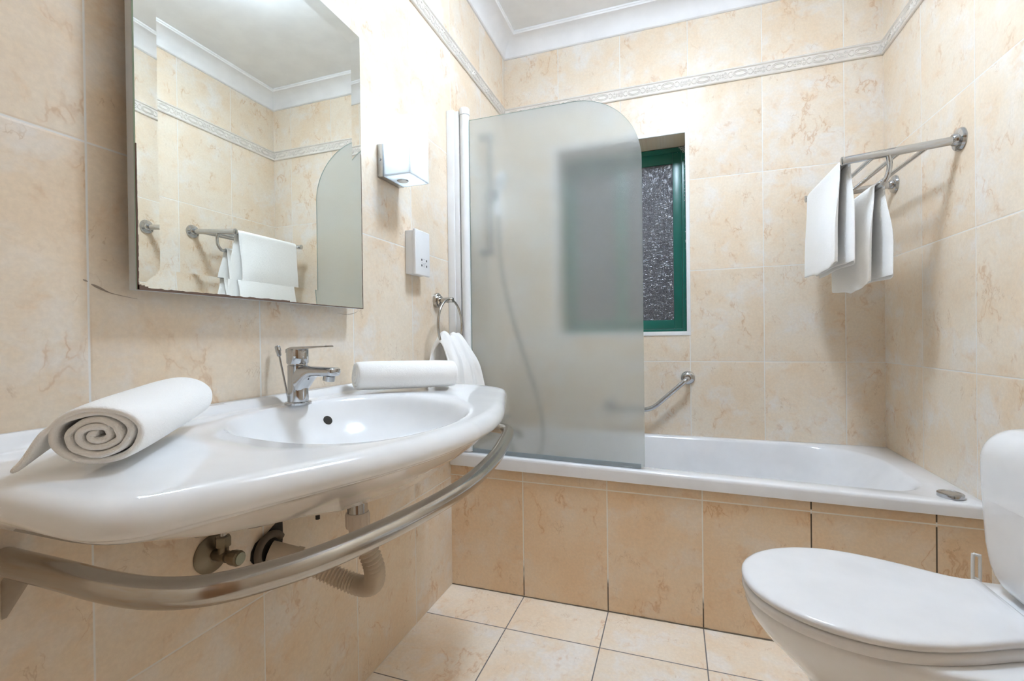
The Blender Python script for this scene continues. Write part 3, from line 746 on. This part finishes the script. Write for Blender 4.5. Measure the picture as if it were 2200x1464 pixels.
drape('hand_towel', 'folded white towel over the outer end bar of the chrome towel rack', 'towel', bar_towel(1.322, armz(1.322)-0.006, 0.0070, 0.138, 0.515, 1.158, 1.158, 0.010, 0.002, 1.7, 0.006), M['towel2'], 0.004, group='white towels in the bathroom')
drape('hand_towel', 'folded white towel over the lower inner bar of the chrome towel rack', 'towel', bar_towel(LBX, LBZ, 0.0062, 0.152, 0.525, 1.092, 1.110, 0.006, 0.016, 5.1, 0.006), M['towel2'], 0.004, group='white towels in the bathroom')

# ================================================================== WASHBASIN
wb = thing('washbasin', 'wide white ceramic washbasin with bowed front on the left wall', 'washbasin', (0.25, -0.855, 0.61))
YC = -0.832
half = [(0.0, 0.514), (0.10, 0.5145), (0.20, 0.514), (0.285, 0.5125), (0.325, 0.503), (0.350, 0.477), (0.368, 0.425), (0.408, 0.315), (0.446, 0.205), (0.470, 0.100), (0.478, 0.0)]
op = smooth_path([(x, YC+h*1.045, 0) for x, h in half], 8)
opl = smooth_path([(x, YC-h, 0) for x, h in half], 8)
op2 = [(p.x, p.y) for p in reversed(opl)][1:]
OUT = [(p.x, p.y) for p in op]+op2           # from right wall corner round the front to the left wall corner
OUT += [(0.0, YC-0.514+1.051*k/40) for k in range(1, 40)]
BC = Vector((0.250, YC-0.025))
def ray_out(th):
    d = Vector((math.cos(th), math.sin(th))); best = None
    for i in range(len(OUT)):
        p, q_ = Vector(OUT[i]), Vector(OUT[(i+1) % len(OUT)]); e_ = q_-p
        den = d.x*e_.y-d.y*e_.x
        if abs(den) < 1e-12: continue
        w_ = p-BC; t = (w_.x*e_.y-w_.y*e_.x)/den; s = (w_.x*d.y-w_.y*d.x)/den
        if t > 0 and -1e-6 <= s <= 1+1e-6 and (best is None or t > best): best = t
    return best
NB = 220
TH_ = [2*PI*k/NB for k in range(NB)]
ROUT = [ray_out(t) for t in TH_]
BX, BY = 0.174, 0.226
def deckz(x, y):
    return 0.8000+0.0030*sstep(0.20, 0.05, x)+0.0205*sstep(0.036, 0.010, x)-0.015*sstep(0.16, 0.46, x)
rings = []
def bowl_r(th):
    n = 2.25
    return 1/((abs(math.cos(th))/BX)**n+(abs(math.sin(th))/BY)**n)**(1/n)
for rho in (0.06, 0.2, 0.35, 0.5, 0.62, 0.72, 0.80, 0.86, 0.90, 0.93, 0.955, 0.975, 0.992, 1.008, 1.024, 1.042, 1.06):
    ring = []
    for th in TH_:
        r = bowl_r(th)*rho
        x, y = BC.x+r*math.cos(th), BC.y+r*math.sin(th)
        dep = 0.112*(1-min(1, rho/1.06)**3.4)*(1-sstep(0.90, 1.06, rho)**2*0.6)
        ring.append((x, y, deckz(x, y)-dep))
    rings.append(ring)
for f_ in (0.25, 0.45, 0.62, 0.76, 0.86, 0.92):
    ring = []
    for th, ro in zip(TH_, ROUT):
        r0 = bowl_r(th)*1.06; r1 = ro-0.030; r1 = max(r1, r0+0.004); r = r0+(r1-r0)*f_
        x, y = BC.x+r*math.cos(th), BC.y+r*math.sin(th); ring.append((x, y, deckz(x, y)))
    rings.append(ring)
def out_ring(inset, dz, scale=1.0, absz=None):
    ring = []
    for th, ro in zip(TH_, ROUT):
        r = (ro-inset)*scale
        x, y = BC.x+r*math.cos(th), BC.y+r*math.sin(th)
        x = max(0.0006, x)
        back = sstep(0.05, 0.0, x)
        ring.append((x, y, deckz(x, y)+dz*(1-0.0*back) if absz is None else absz))
    rings.append(ring)
out_ring(0.030, 0.0); out_ring(0.021, -0.0010); out_ring(0.012, -0.0042); out_ring(0.005, -0.010); out_ring(0.001, -0.018); out_ring(0.0, -0.025); out_ring(0.0025, -0.0305); out_ring(0.007, -0.0335); out_ring(0.0105, -0.0345); out_ring(0.0115, -0.0365)
def under(scale, z, xs=None):
    ring = []
    cx = 0.205
    for th, ro in zip(TH_, ROUT):
        r = ro-0.014
        x, y = BC.x+r*math.cos(th), BC.y+r*math.sin(th)
        x = max(0.0006, cx+(x-cx)*scale if x > cx else cx+(x-cx)*(1-(1-scale)*0.6))
        y = YC+0.14*(1-scale)+(y-YC)*scale
        ring.append((x, y, z))
    rings.append(ring)
under(0.985, 0.7485); under(0.945, 0.740); under(0.86, 0.720); under(0.74, 0.698); under(0.60, 0.676); under(0.42, 0.642); under(0.25, 0.618); under(0.10, 0.610)
bm = B(); loft(bm, rings, True, True)
obj('basin', bm, M['ceramic'], wb, smooth=60)
bm = B(); lathe(bm, [(0.0100, -0.003), (0.0100, 0.0006), (0.0095, 0.0008), (0.0, 0.0002)], (0.0985, -0.7765, 0.7616), (0.803, -0.218, 0.555), 22, cap=False)
o = obj('overflow_hole', bm, M['dark'], wb)
bm = B(); lathe(bm, [(0.024, 0), (0.023, 0.003), (0.012, 0.0035), (0.0, 0.002)], (BC.x, BC.y, 0.6835), (0, 0, 1), 24, cap=False); obj('drain', bm, M['chrome'], wb)
bm = B(); lathe(bm, [(0.005, 0), (0.005, 0.145)], (0.03, -0.735, 0.524), (0, 0, 1), 10); o = obj('fixing_bolt', bm, M['dark'], wb)

# towel rail under the basin
br = thing('basin_towel_rail', 'curved brushed steel towel rail bowed round under the washbasin', 'towel rail', (0.2, -0.80, 0.66))
yl_, yr_ = -1.252, -0.258
rp = smooth_path([(0.002, yl_, 0.66), (0.12, yl_, 0.66), (0.20, -1.2525, 0.66), (0.262, -1.246, 0.66), (0.312, -1.226, 0.66), (0.350, -1.186, 0.66), (0.390, -1.108, 0.66), (0.424, -0.960, 0.66), (0.436, -0.800, 0.66), (0.416, -0.610, 0.66), (0.380, -0.440, 0.66), (0.356, -0.345, 0.66), (0.336, -0.296, 0.66), (0.305, -0.269, 0.66), (0.262, yr_, 0.66), (0.15, yr_, 0.66), (0.002, yr_, 0.66)], 10)
bm = B(); tube(bm, rp, 0.0165, 20); obj('rail', bm, M['brushed'], br)
for y in (yl_, yr_):
    bm = B()
    vs = [bm.verts.new((x, y-0.0025, z)) for x, z in ((0.016, 0.650), (0.060, 0.650), (0.001, 0.586), (0.001, 0.634))]
    f = bm.faces.new(vs); ge = bmesh.ops.extrude_face_region(bm, geom=[f]); bmesh.ops.translate(bm, verts=[q_ for q_ in ge['geom'] if isinstance(q_, bmesh.types.BMVert)], vec=(0, 0.005, 0))
    obj('strut', bm, M['brushed'], br, smooth=0)

# ================================================================== TAP
fc = thing('basin_tap', 'chrome single lever mixer tap on the washbasin', 'tap', (0.070, -0.83, 0.803))
tx, ty, tz = 0.070, -0.830, 0.8025
bm = B(); lathe(bm, [(0.0262, 0), (0.0262, 0.0045), (0.0245, 0.0062), (0.021, 0.0066)], (tx, ty, tz), (0, 0, 1), 32); obj('base_ring', bm, M['chrome'], fc)
bm = B(); lathe(bm, [(0.0205, 0.006), (0.0200, 0.030), (0.0195, 0.060), (0.0198, 0.080), (0.0185, 0.0815), (0.0185, 0.0835)], (tx, ty, tz), (0, 0, 1), 32)
obj('tap_body', bm, M['chrome'], fc)
# spout: lofted from the body out over the bowl with a swept underside
rings = []
for i in range(15):
    t = i/14; x = tx+0.006+0.088*t
    top = tz+0.0805-0.0035*t
    bot = tz+0.012+0.046*sstep(-0.12, 0.46, t)+0.001*t
    hw = 0.0190-0.0030*t
    ring = []
    for k in range(16):
        an = 2*PI*k/16; cx_, sx_ = math.cos(an), math.sin(an)
        px_ = math.copysign(abs(cx_)**0.6, cx_); pz_ = math.copysign(abs(sx_)**0.6, sx_)
        ring.append((x, ty+hw*px_, (top+bot)/2+(top-bot)/2*pz_))
    rings.append(ring)
rings.append([(tx+0.0985, ty+0.7*(p[1]-ty), tz+0.070+0.6*(p[2]-(tz+0.070))) for p in rings[-1]])
bm = B(); loft(bm, rings); sp = obj('spout', bm, M['chrome'], fc, smooth=50)
bm = B(); lathe(bm, [(0.0115, 0.0), (0.0115, -0.010), (0.0100, -0.0105), (0.0095, -0.006)], (tx+0.080, ty, tz+0.0600), (0.22, 0, 1), 24); sub(obj('aerator', bm, M['satin']), sp)
bm = B()      # lever head and flat lever
lathe(bm, [(0.0200, 0.084), (0.0215, 0.0865), (0.0215, 0.112), (0.0205, 0.1145)], (tx, ty, tz), (0, 0, 1), 32)
rings = []
for i in range(13):
    t = i/12; x = tx-0.018+0.098*t
    top = tz+0.1190+0.002*t - 0.004*max(0, 1-t*5)**2; th_ = 0.0055*(1-t)+0.0026
    hw = 0.0185*(1-0.30*t)*(0.75+0.25*min(1, t*6))
    rings.append([(x, ty-hw, top-th_), (x, ty+hw, top-th_), (x, ty+hw, top-0.001), (x, ty+hw*0.8, top), (x, ty-hw*0.8, top), (x, ty-hw, top-0.001)])
loft(bm, rings); obj('lever', bm, M['chrome'], fc, smooth=35)
bm = B(); tube(bm, [(tx-0.026, ty+0.002, tz+0.002), (tx-0.0495, ty+0.001, tz+0.101)], 0.0021, 10); pr_ = obj('popup_rod', bm, M['chrome'], fc)
bm = B(); d_ = Vector((-0.0235, -0.001, 0.099)).normalized(); lathe(bm, [(0.0034, 0), (0.0046, 0.002), (0.0046, 0.009), (0.0056, 0.011), (0.0056, 0.021), (0.0046, 0.0225)], (tx-0.0490, ty+0.001, tz+0.099), d_, 16); sub(obj('rod_knob', bm, M['chrome']), pr_)

# ================================================================== ROLLED TOWELS
def rolled(name, label, p0, p1, rw, rh, turns, tail, seed, thick=0.0072):
    p0, p1 = Vector(p0), Vector(p1); ax = (p1-p0); L = ax.length; ax.normalize()
    side = Vector((0, 0, 1)).cross(ax).normalized(); up = ax.cross(side)
    if side.dot(Vector((-1, -0.4, 0))) < 0: pass
    bm = B(); rows = []; ns = int(turns*30); nl = 26
    for j in range(nl+1):
        u = j/nl; row = []
        for i in range(ns+1):
            t = i/ns; an = -t*turns*2*PI + PI*0.5
            r = 0.08+0.60*(t/0.60) if t < 0.60 else 0.68+0.32*sstep(0.60, 0.80, t)*0.82+0.32*0.18*sstep(0.8, 1.0, t)
            wob = 1+(0.05+0.10*(1-t))*mnoise.noise((math.cos(an)*1.7+t*4, math.sin(an)*1.7, seed+u*1.2))
            a_, b_ = rw*r*wob, rh*r*wob
            x, z = a_*math.cos(an), b_*math.sin(an)
            z = max(z, -rh*(0.93+0.07*r)) if r > 0.8 else z
            e_ = mnoise.noise((t*9, seed, 0))*0.006
            lay = (u-0.5)*L + e_*(1 if u < 0.5 else -1)*abs(2*u-1)**6
            bulge = 1-0.07*abs(2*u-1)**4
            c = (p0+p1)/2
            row.append(c+ax*lay+side*(x*bulge)+up*(z*bulge))
        if tail:                                       # loose outer corner lying on the ledge
            last = row[-1]; k = max(0.0, 1-u*2.2)
            base = last
            for q_ in range(1, 7):
                w_ = q_/6
                row.append(base+side*(tail*k*w_)+up*(-rh*1.25*k*sstep(0, 1, w_))-ax*(0.012*k*w_)+side*0.0002*q_)
        rows.append(row)
    grid(bm, rows)
    o = obj(name, bm, M['towel'], None, smooth=80)
    m = o.modifiers.new('thick', 'SOLIDIFY'); m.thickness = thick; m.offset = 0
    s = o.modifiers.new('sub', 'SUBSURF'); s.levels = 1; s.render_levels = 1
    return tag(o, label, 'towel', 'white towels in the bathroom')
rolled('rolled_towel', 'white rolled towel with spiral end on the near side of the washbasin', (0.235, -1.280, 0.8370), (0.078, -1.076, 0.8475), 0.043, 0.0315, 4.2, 0.026, 2.0)
rolled('rolled_towel', 'white rolled towel lying between tap and bath screen on the washbasin', (0.060, -0.636, 0.8455), (0.236, -0.444, 0.8395), 0.043, 0.0335, 4.0, 0.0, 8.0)

# ================================================================== PLUMBING
sv = thing('stop_valve', 'tarnished brass stop valve on the wall under the washbasin', 'valve', (0, -0.965, 0.543))
bm = B(); lathe(bm, [(0.0345, 0), (0.0350, 0.002), (0.031, 0.006), (0.016, 0.009), (0.013, 0.012)], (0.0003, -0.972, 0.545), (1, 0, 0), 30); obj('rosette', bm, M['aged'], sv)
vy, vz = -0.972, 0.545
bm = B(); tube(bm, [(0.008, vy, vz), (0.040, vy, vz)], 0.0105, 16); tube(bm, [(0.030, vy, vz), (0.030, vy, vz+0.026)], 0.0088, 14); obj('valve_body', bm, M['aged'], sv)
bm = B(); lathe(bm, [(0.0125, 0), (0.0135, 0.002), (0.0135, 0.016), (0.0125, 0.018)], (0.030, vy, vz+0.018), (0, 0, 1), 6); obj('nut', bm, M['aged'], sv)
bm = B(); tube(bm, smooth_path([(0.030, vy, vz+0.034), (0.030, vy+0.002, vz+0.07), (0.030, vy+0.004, vz+0.11)], 5), 0.006, 12); obj('supply_pipe', bm, M['satin'], sv)
bm = B(); rr_ = []
lathe(bm, [(0.0085, 0.0), (0.0085, 0.010), (0.0130, 0.012), (0.0138, 0.016), (0.0138, 0.028), (0.0120, 0.031)], (0.038, vy, vz), (1, 0.05, 0), 12); hd = obj('handwheel', bm, M['aged'], sv, smooth=25)
bm = B(); lathe(bm, [(0.0105, 0.0), (0.0105, 0.0012), (0.009, 0.0016)], (0.0692, vy+0.0015, vz), (1, 0.05, 0), 20); sub(obj('cap', bm, M['patina']), hd)

wp = thing('waste_pipe', 'beige corrugated flexible waste pipe hanging under the washbasin', 'pipe', (0.20, -0.80, 0.42))
hy, hz = -0.848, 0.498
bm = B()      # broken hole in the tile
pts = []
for (dy, dz) in ((-0.040, 0.012), (-0.030, 0.026), (0.000, 0.036), (0.030, 0.052), (0.040, 0.050), (0.041, 0.012), (0.036, -0.018), (0.018, -0.036), (-0.006, -0.044), (-0.012, -0.034), (-0.030, -0.022), (-0.042, -0.004)):
    pts.append((0.0002, hy+dy, hz+dz))
f = bm.faces.new([bm.verts.new(p) for p in pts]); ge = bmesh.ops.extrude_face_region(bm, geom=[f]); bmesh.ops.translate(bm, verts=[q_ for q_ in ge['geom'] if isinstance(q_, bmesh.types.BMVert)], vec=(0.0009, 0, 0))
o = obj('broken_tile_hole', bm, M['dark'], wp, smooth=0); o['label'] = 'dark broken hole in the tile around the pipe'
bm = B(); tube(bm, [(0.010, hy+0.033*math.cos(t), hz+0.033*math.sin(t)) for t in [0.6+i*(2*PI-1.5)/26 for i in range(27)]], 0.0075, 10); obj('rubber_seal', bm, M['seal_brown'], wp)
d0 = Vector((0.030, 0.016, -0.012)).normalized()
p0 = Vector((0.004, hy+0.004, hz-0.003))
bm = B(); tube(bm, [p0, p0+d0*0.060], 0.0205, 22); tube(bm, [p0+d0*0.052, p0+d0*0.064], 0.0225, 22); obj('wall_stub', bm, M['hose'], wp)
hp_ = smooth_path([p0+d0*0.060, (0.100, hy+0.045, hz-0.048), (0.150, hy+0.062, hz-0.072), (0.190, hy+0.064, hz-0.077), (0.222, hy+0.054, hz-0.060), (0.233, hy+0.042, hz-0.022), (0.222, hy+0.034, hz+0.020), (0.206, hy+0.030, hz+0.052)], 22)
# resample evenly, ribbed radius
seg = [(hp_[i+1]-hp_[i]).length for i in range(len(hp_)-1)]; Ltot = sum(seg); NR = 40; per = 4
cum = [0]
for s_ in seg: cum.append(cum[-1]+s_)
def at_len(s_):
    for i in range(len(seg)):
        if cum[i+1] >= s_: return hp_[i].lerp(hp_[i+1], (s_-cum[i])/seg[i])
    return hp_[-1]
pp, ra = [], []
for i in range(NR*per+1):
    pp.append(at_len(Ltot*i/(NR*per))); ra.append(0.0186+0.0024*math.cos(2*PI*i/per))
bm = B(); tube(bm, pp, 0.02, 22, radii=ra); obj('corrugated_hose', bm, M['hose'], wp, smooth=75)
ux, uy = 0.204, hy+0.030
bm = B(); lathe(bm, [(0.0165, 0.0), (0.0175, 0.003), (0.0175, 0.016), (0.0225, 0.018), (0.0225, 0.046), (0.0215, 0.048)], (ux, uy, hz+0.044), (0, 0, 1), 24)
for k in range(10):
    t = 2*PI*k/10; c = Vector((ux+0.0225*math.cos(t), uy+0.0225*math.sin(t), 0)); tube(bm, [(c.x, c.y, hz+0.064), (c.x, c.y, hz+0.089)], 0.0014, 6)
obj('union_nut', bm, M['hose2'], wp)
bm = B(); lathe(bm, [(0.0200, 0), (0.0200, 0.048)], (ux, uy, hz+0.092), (0, 0, 1), 24); obj('tailpiece', bm, M['chrome'], wp)

# ================================================================== TOILET
wc = thing('toilet', 'white close coupled toilet with closed lid on the right wall', 'toilet', (1.3, -0.505, 0))
TY = -0.505
lidh = [(0.938, 0.0), (0.9395, 0.022), (0.945, 0.048), (0.958, 0.078), (0.983, 0.112), (1.020, 0.142), (1.065, 0.163), (1.115, 0.1735), (1.165, 0.1725), (1.215, 0.161), (1.262, 0.144), (1.300, 0.127), (1.328, 0.114), (1.350, 0.107), (1.370, 0.105), (1.388, 0.108)]
hp2 = smooth_path([(x, h, 0) for x, h in lidh], 5)
def lid_outline(sc_=1.0, dx=0.0, xmax=None):
    P_ = []
    cx_ = 1.15
    for p in hp2:
        P_.append((cx_+(p.x-cx_)*sc_+dx, TY+p.y*sc_))
    far = P_[1:]; near = [(x, 2*TY-y) for x, y in P_]
    return near[::-1]+far            # near hinge -> tip -> far hinge
def plate(bm, levels):
    """levels: (scale, z) rings of the lid outline"""
    loft(bm, [[(x, y, z+0.0*(x)) for x, y in lid_outline(s)] for s, z in levels])
bm = B(); plate(bm, [(0.962, 0.4185), (0.990, 0.4195), (0.999, 0.423), (1.0, 0.4275), (0.990, 0.4315), (0.965, 0.4338), (0.94, 0.4346), (0.90, 0.4353), (0.82, 0.4360), (0.7, 0.4365), (0.55, 0.4368), (0.35, 0.4370), (0.15, 0.4370)])
obj('lid', bm, M['seatplastic'], wc, smooth=60)
bm = B(); plate(bm, [(0.95, 0.397), (0.988, 0.398), (0.996, 0.402), (0.997, 0.409), (0.990, 0.4145), (0.955, 0.4165)])
obj('seat', bm, M['seatplastic'], wc, smooth=60)
bm = B()
for sy in (-1, 1):
    box(bm, (1.345, TY+sy*0.082-0.022, 0.397), (1.388, TY+sy*0.082+0.022, 0.419), 0.005)
tube(bm, [(1.374, TY-0.105, 0.410), (1.374, TY+0.105, 0.410)], 0.008, 16)
obj('hinge', bm, M['seatplastic'], wc)
def egg(xt, xb, hw, z, n=56, fx=0.42, pw=2.0, pb=2.6):
    """closed ring: tip at xt, back at xb, widest at fraction fx"""
    cx_ = xt+(xb-xt)*fx; out = []
    for k in range(n):
        t = 2*PI*k/n; c, s = math.cos(t), math.sin(t)
        ax_ = (xb-cx_) if c > 0 else (cx_-xt); p_ = pb if c > 0 else pw
        rr_ = (abs(c)**p_+abs(s)**p_)**(-1/p_)
        out.append((cx_+ax_*rr_*c, TY+hw*rr_*s, z))
    return out
bm = B()
loft(bm, [egg(1.055, 1.52, 0.112, 0.001), egg(1.058, 1.52, 0.108, 0.03), egg(1.066, 1.52, 0.100, 0.12), egg(1.066, 1.525, 0.103, 0.20), egg(1.055, 1.54, 0.118, 0.245),
          egg(1.015, 1.56, 0.142, 0.285), egg(0.975, 1.575, 0.162, 0.325), egg(0.953, 1.585, 0.172, 0.355), egg(0.944, 1.59, 0.176, 0.380), egg(0.9445, 1.59, 0.1755, 0.391), egg(0.952, 1.585, 0.170, 0.3965), egg(1.0, 1.55, 0.13, 0.3965)])
obj('bowl', bm, M['ceramic'], wc, smooth=60)
bm = B()      # shelf behind the seat that carries the cistern
def sl(x0, x1, hw, z, r): return [(x, y, z) for x, y in rrect(x0, x1, TY-hw, TY+hw, r, 8)]
loft(bm, [sl(1.46, 1.590, 0.10, 0.25, 0.04), sl(1.41, 1.594, 0.145, 0.31, 0.05), sl(1.375, 1.596, 0.170, 0.355, 0.05), sl(1.365, 1.597, 0.178, 0.385, 0.05), sl(1.366, 1.597, 0.177, 0.396, 0.05), sl(1.373, 1.596, 0.171, 0.4015, 0.05)])
obj('cistern_shelf', bm, M['ceramic'], wc, smooth=60)
def cring(z, hw, x0, r): return [(x, y, z) for x, y in rrect(x0, 1.600, TY-hw, TY+hw, r, 12, (0.01, 0.01, r, r))]
bm = B()
loft(bm, [cring(0.4018, 0.120, 1.452, 0.04), cring(0.408, 0.142, 1.436, 0.045), cring(0.415, 0.151, 1.430, 0.048), cring(0.424, 0.159, 1.424, 0.05), cring(0.438, 0.167, 1.419, 0.05), cring(0.455, 0.173, 1.416, 0.05), cring(0.475, 0.1765, 1.414, 0.05), cring(0.50, 0.180, 1.412, 0.05), cring(0.592, 0.1855, 1.409, 0.05)])
obj('cistern', bm, M['ceramic'], wc, smooth=60)
bm = B()
lv = [cring(0.5921, 0.1855, 1.409, 0.05), cring(0.63, 0.187, 1.4082, 0.05), cring(0.668, 0.188, 1.408, 0.05)]
for k in range(1, 15):
    t = k/14*PI/2; q_ = 1-math.cos(t)
    lv.append(cring(0.668+0.072*math.sin(t), 0.188-0.062*q_, 1.408+0.045*q_, 0.05-0.008*q_))
lv += [cring(0.7405, 0.100, 1.475, 0.035), cring(0.7408, 0.05, 1.53, 0.02)]
loft(bm, lv)
cl_ = obj('cistern_lid', bm, M['ceramic'], wc, smooth=60)
bm = B(); lathe(bm, [(0.021, 0), (0.021, 0.004), (0.018, 0.006)], (1.52, TY, 0.741), (0, 0, 1), 24); sub(obj('flush_button', bm, M['chrome']), cl_)

# ================================================================== TOILET BRUSH
tbx, tby = 1.500, -0.150
tb_ = thing('toilet_brush', 'white toilet brush with looped handle behind the toilet', 'toilet brush', (tbx, tby, 0))
bm = B(); lathe(bm, [(0.040, 0.0005), (0.043, 0.01), (0.046, 0.13), (0.043, 0.135), (0.030, 0.14)], (tbx, tby, 0), (0, 0, 1), 28); obj('holder', bm, M['plastic'], tb_)
bm = B()
tube(bm, smooth_path([(tbx-0.005, tby, 0.135), (tbx-0.0065, tby, 0.25), (tbx-0.0070, tby, 0.378), (tbx-0.003, tby, 0.388), (tbx+0.004, tby, 0.387), (tbx+0.0070, tby, 0.377), (tbx+0.0062, tby, 0.25), (tbx+0.005, tby, 0.135)], 8), 0.0036, 12)
for z in (0.335, 0.315): tube(bm, [(tbx-0.009, tby, z), (tbx+0.009, tby, z-0.008)], 0.003, 8)
obj('handle', bm, M['plastic'], tb_)
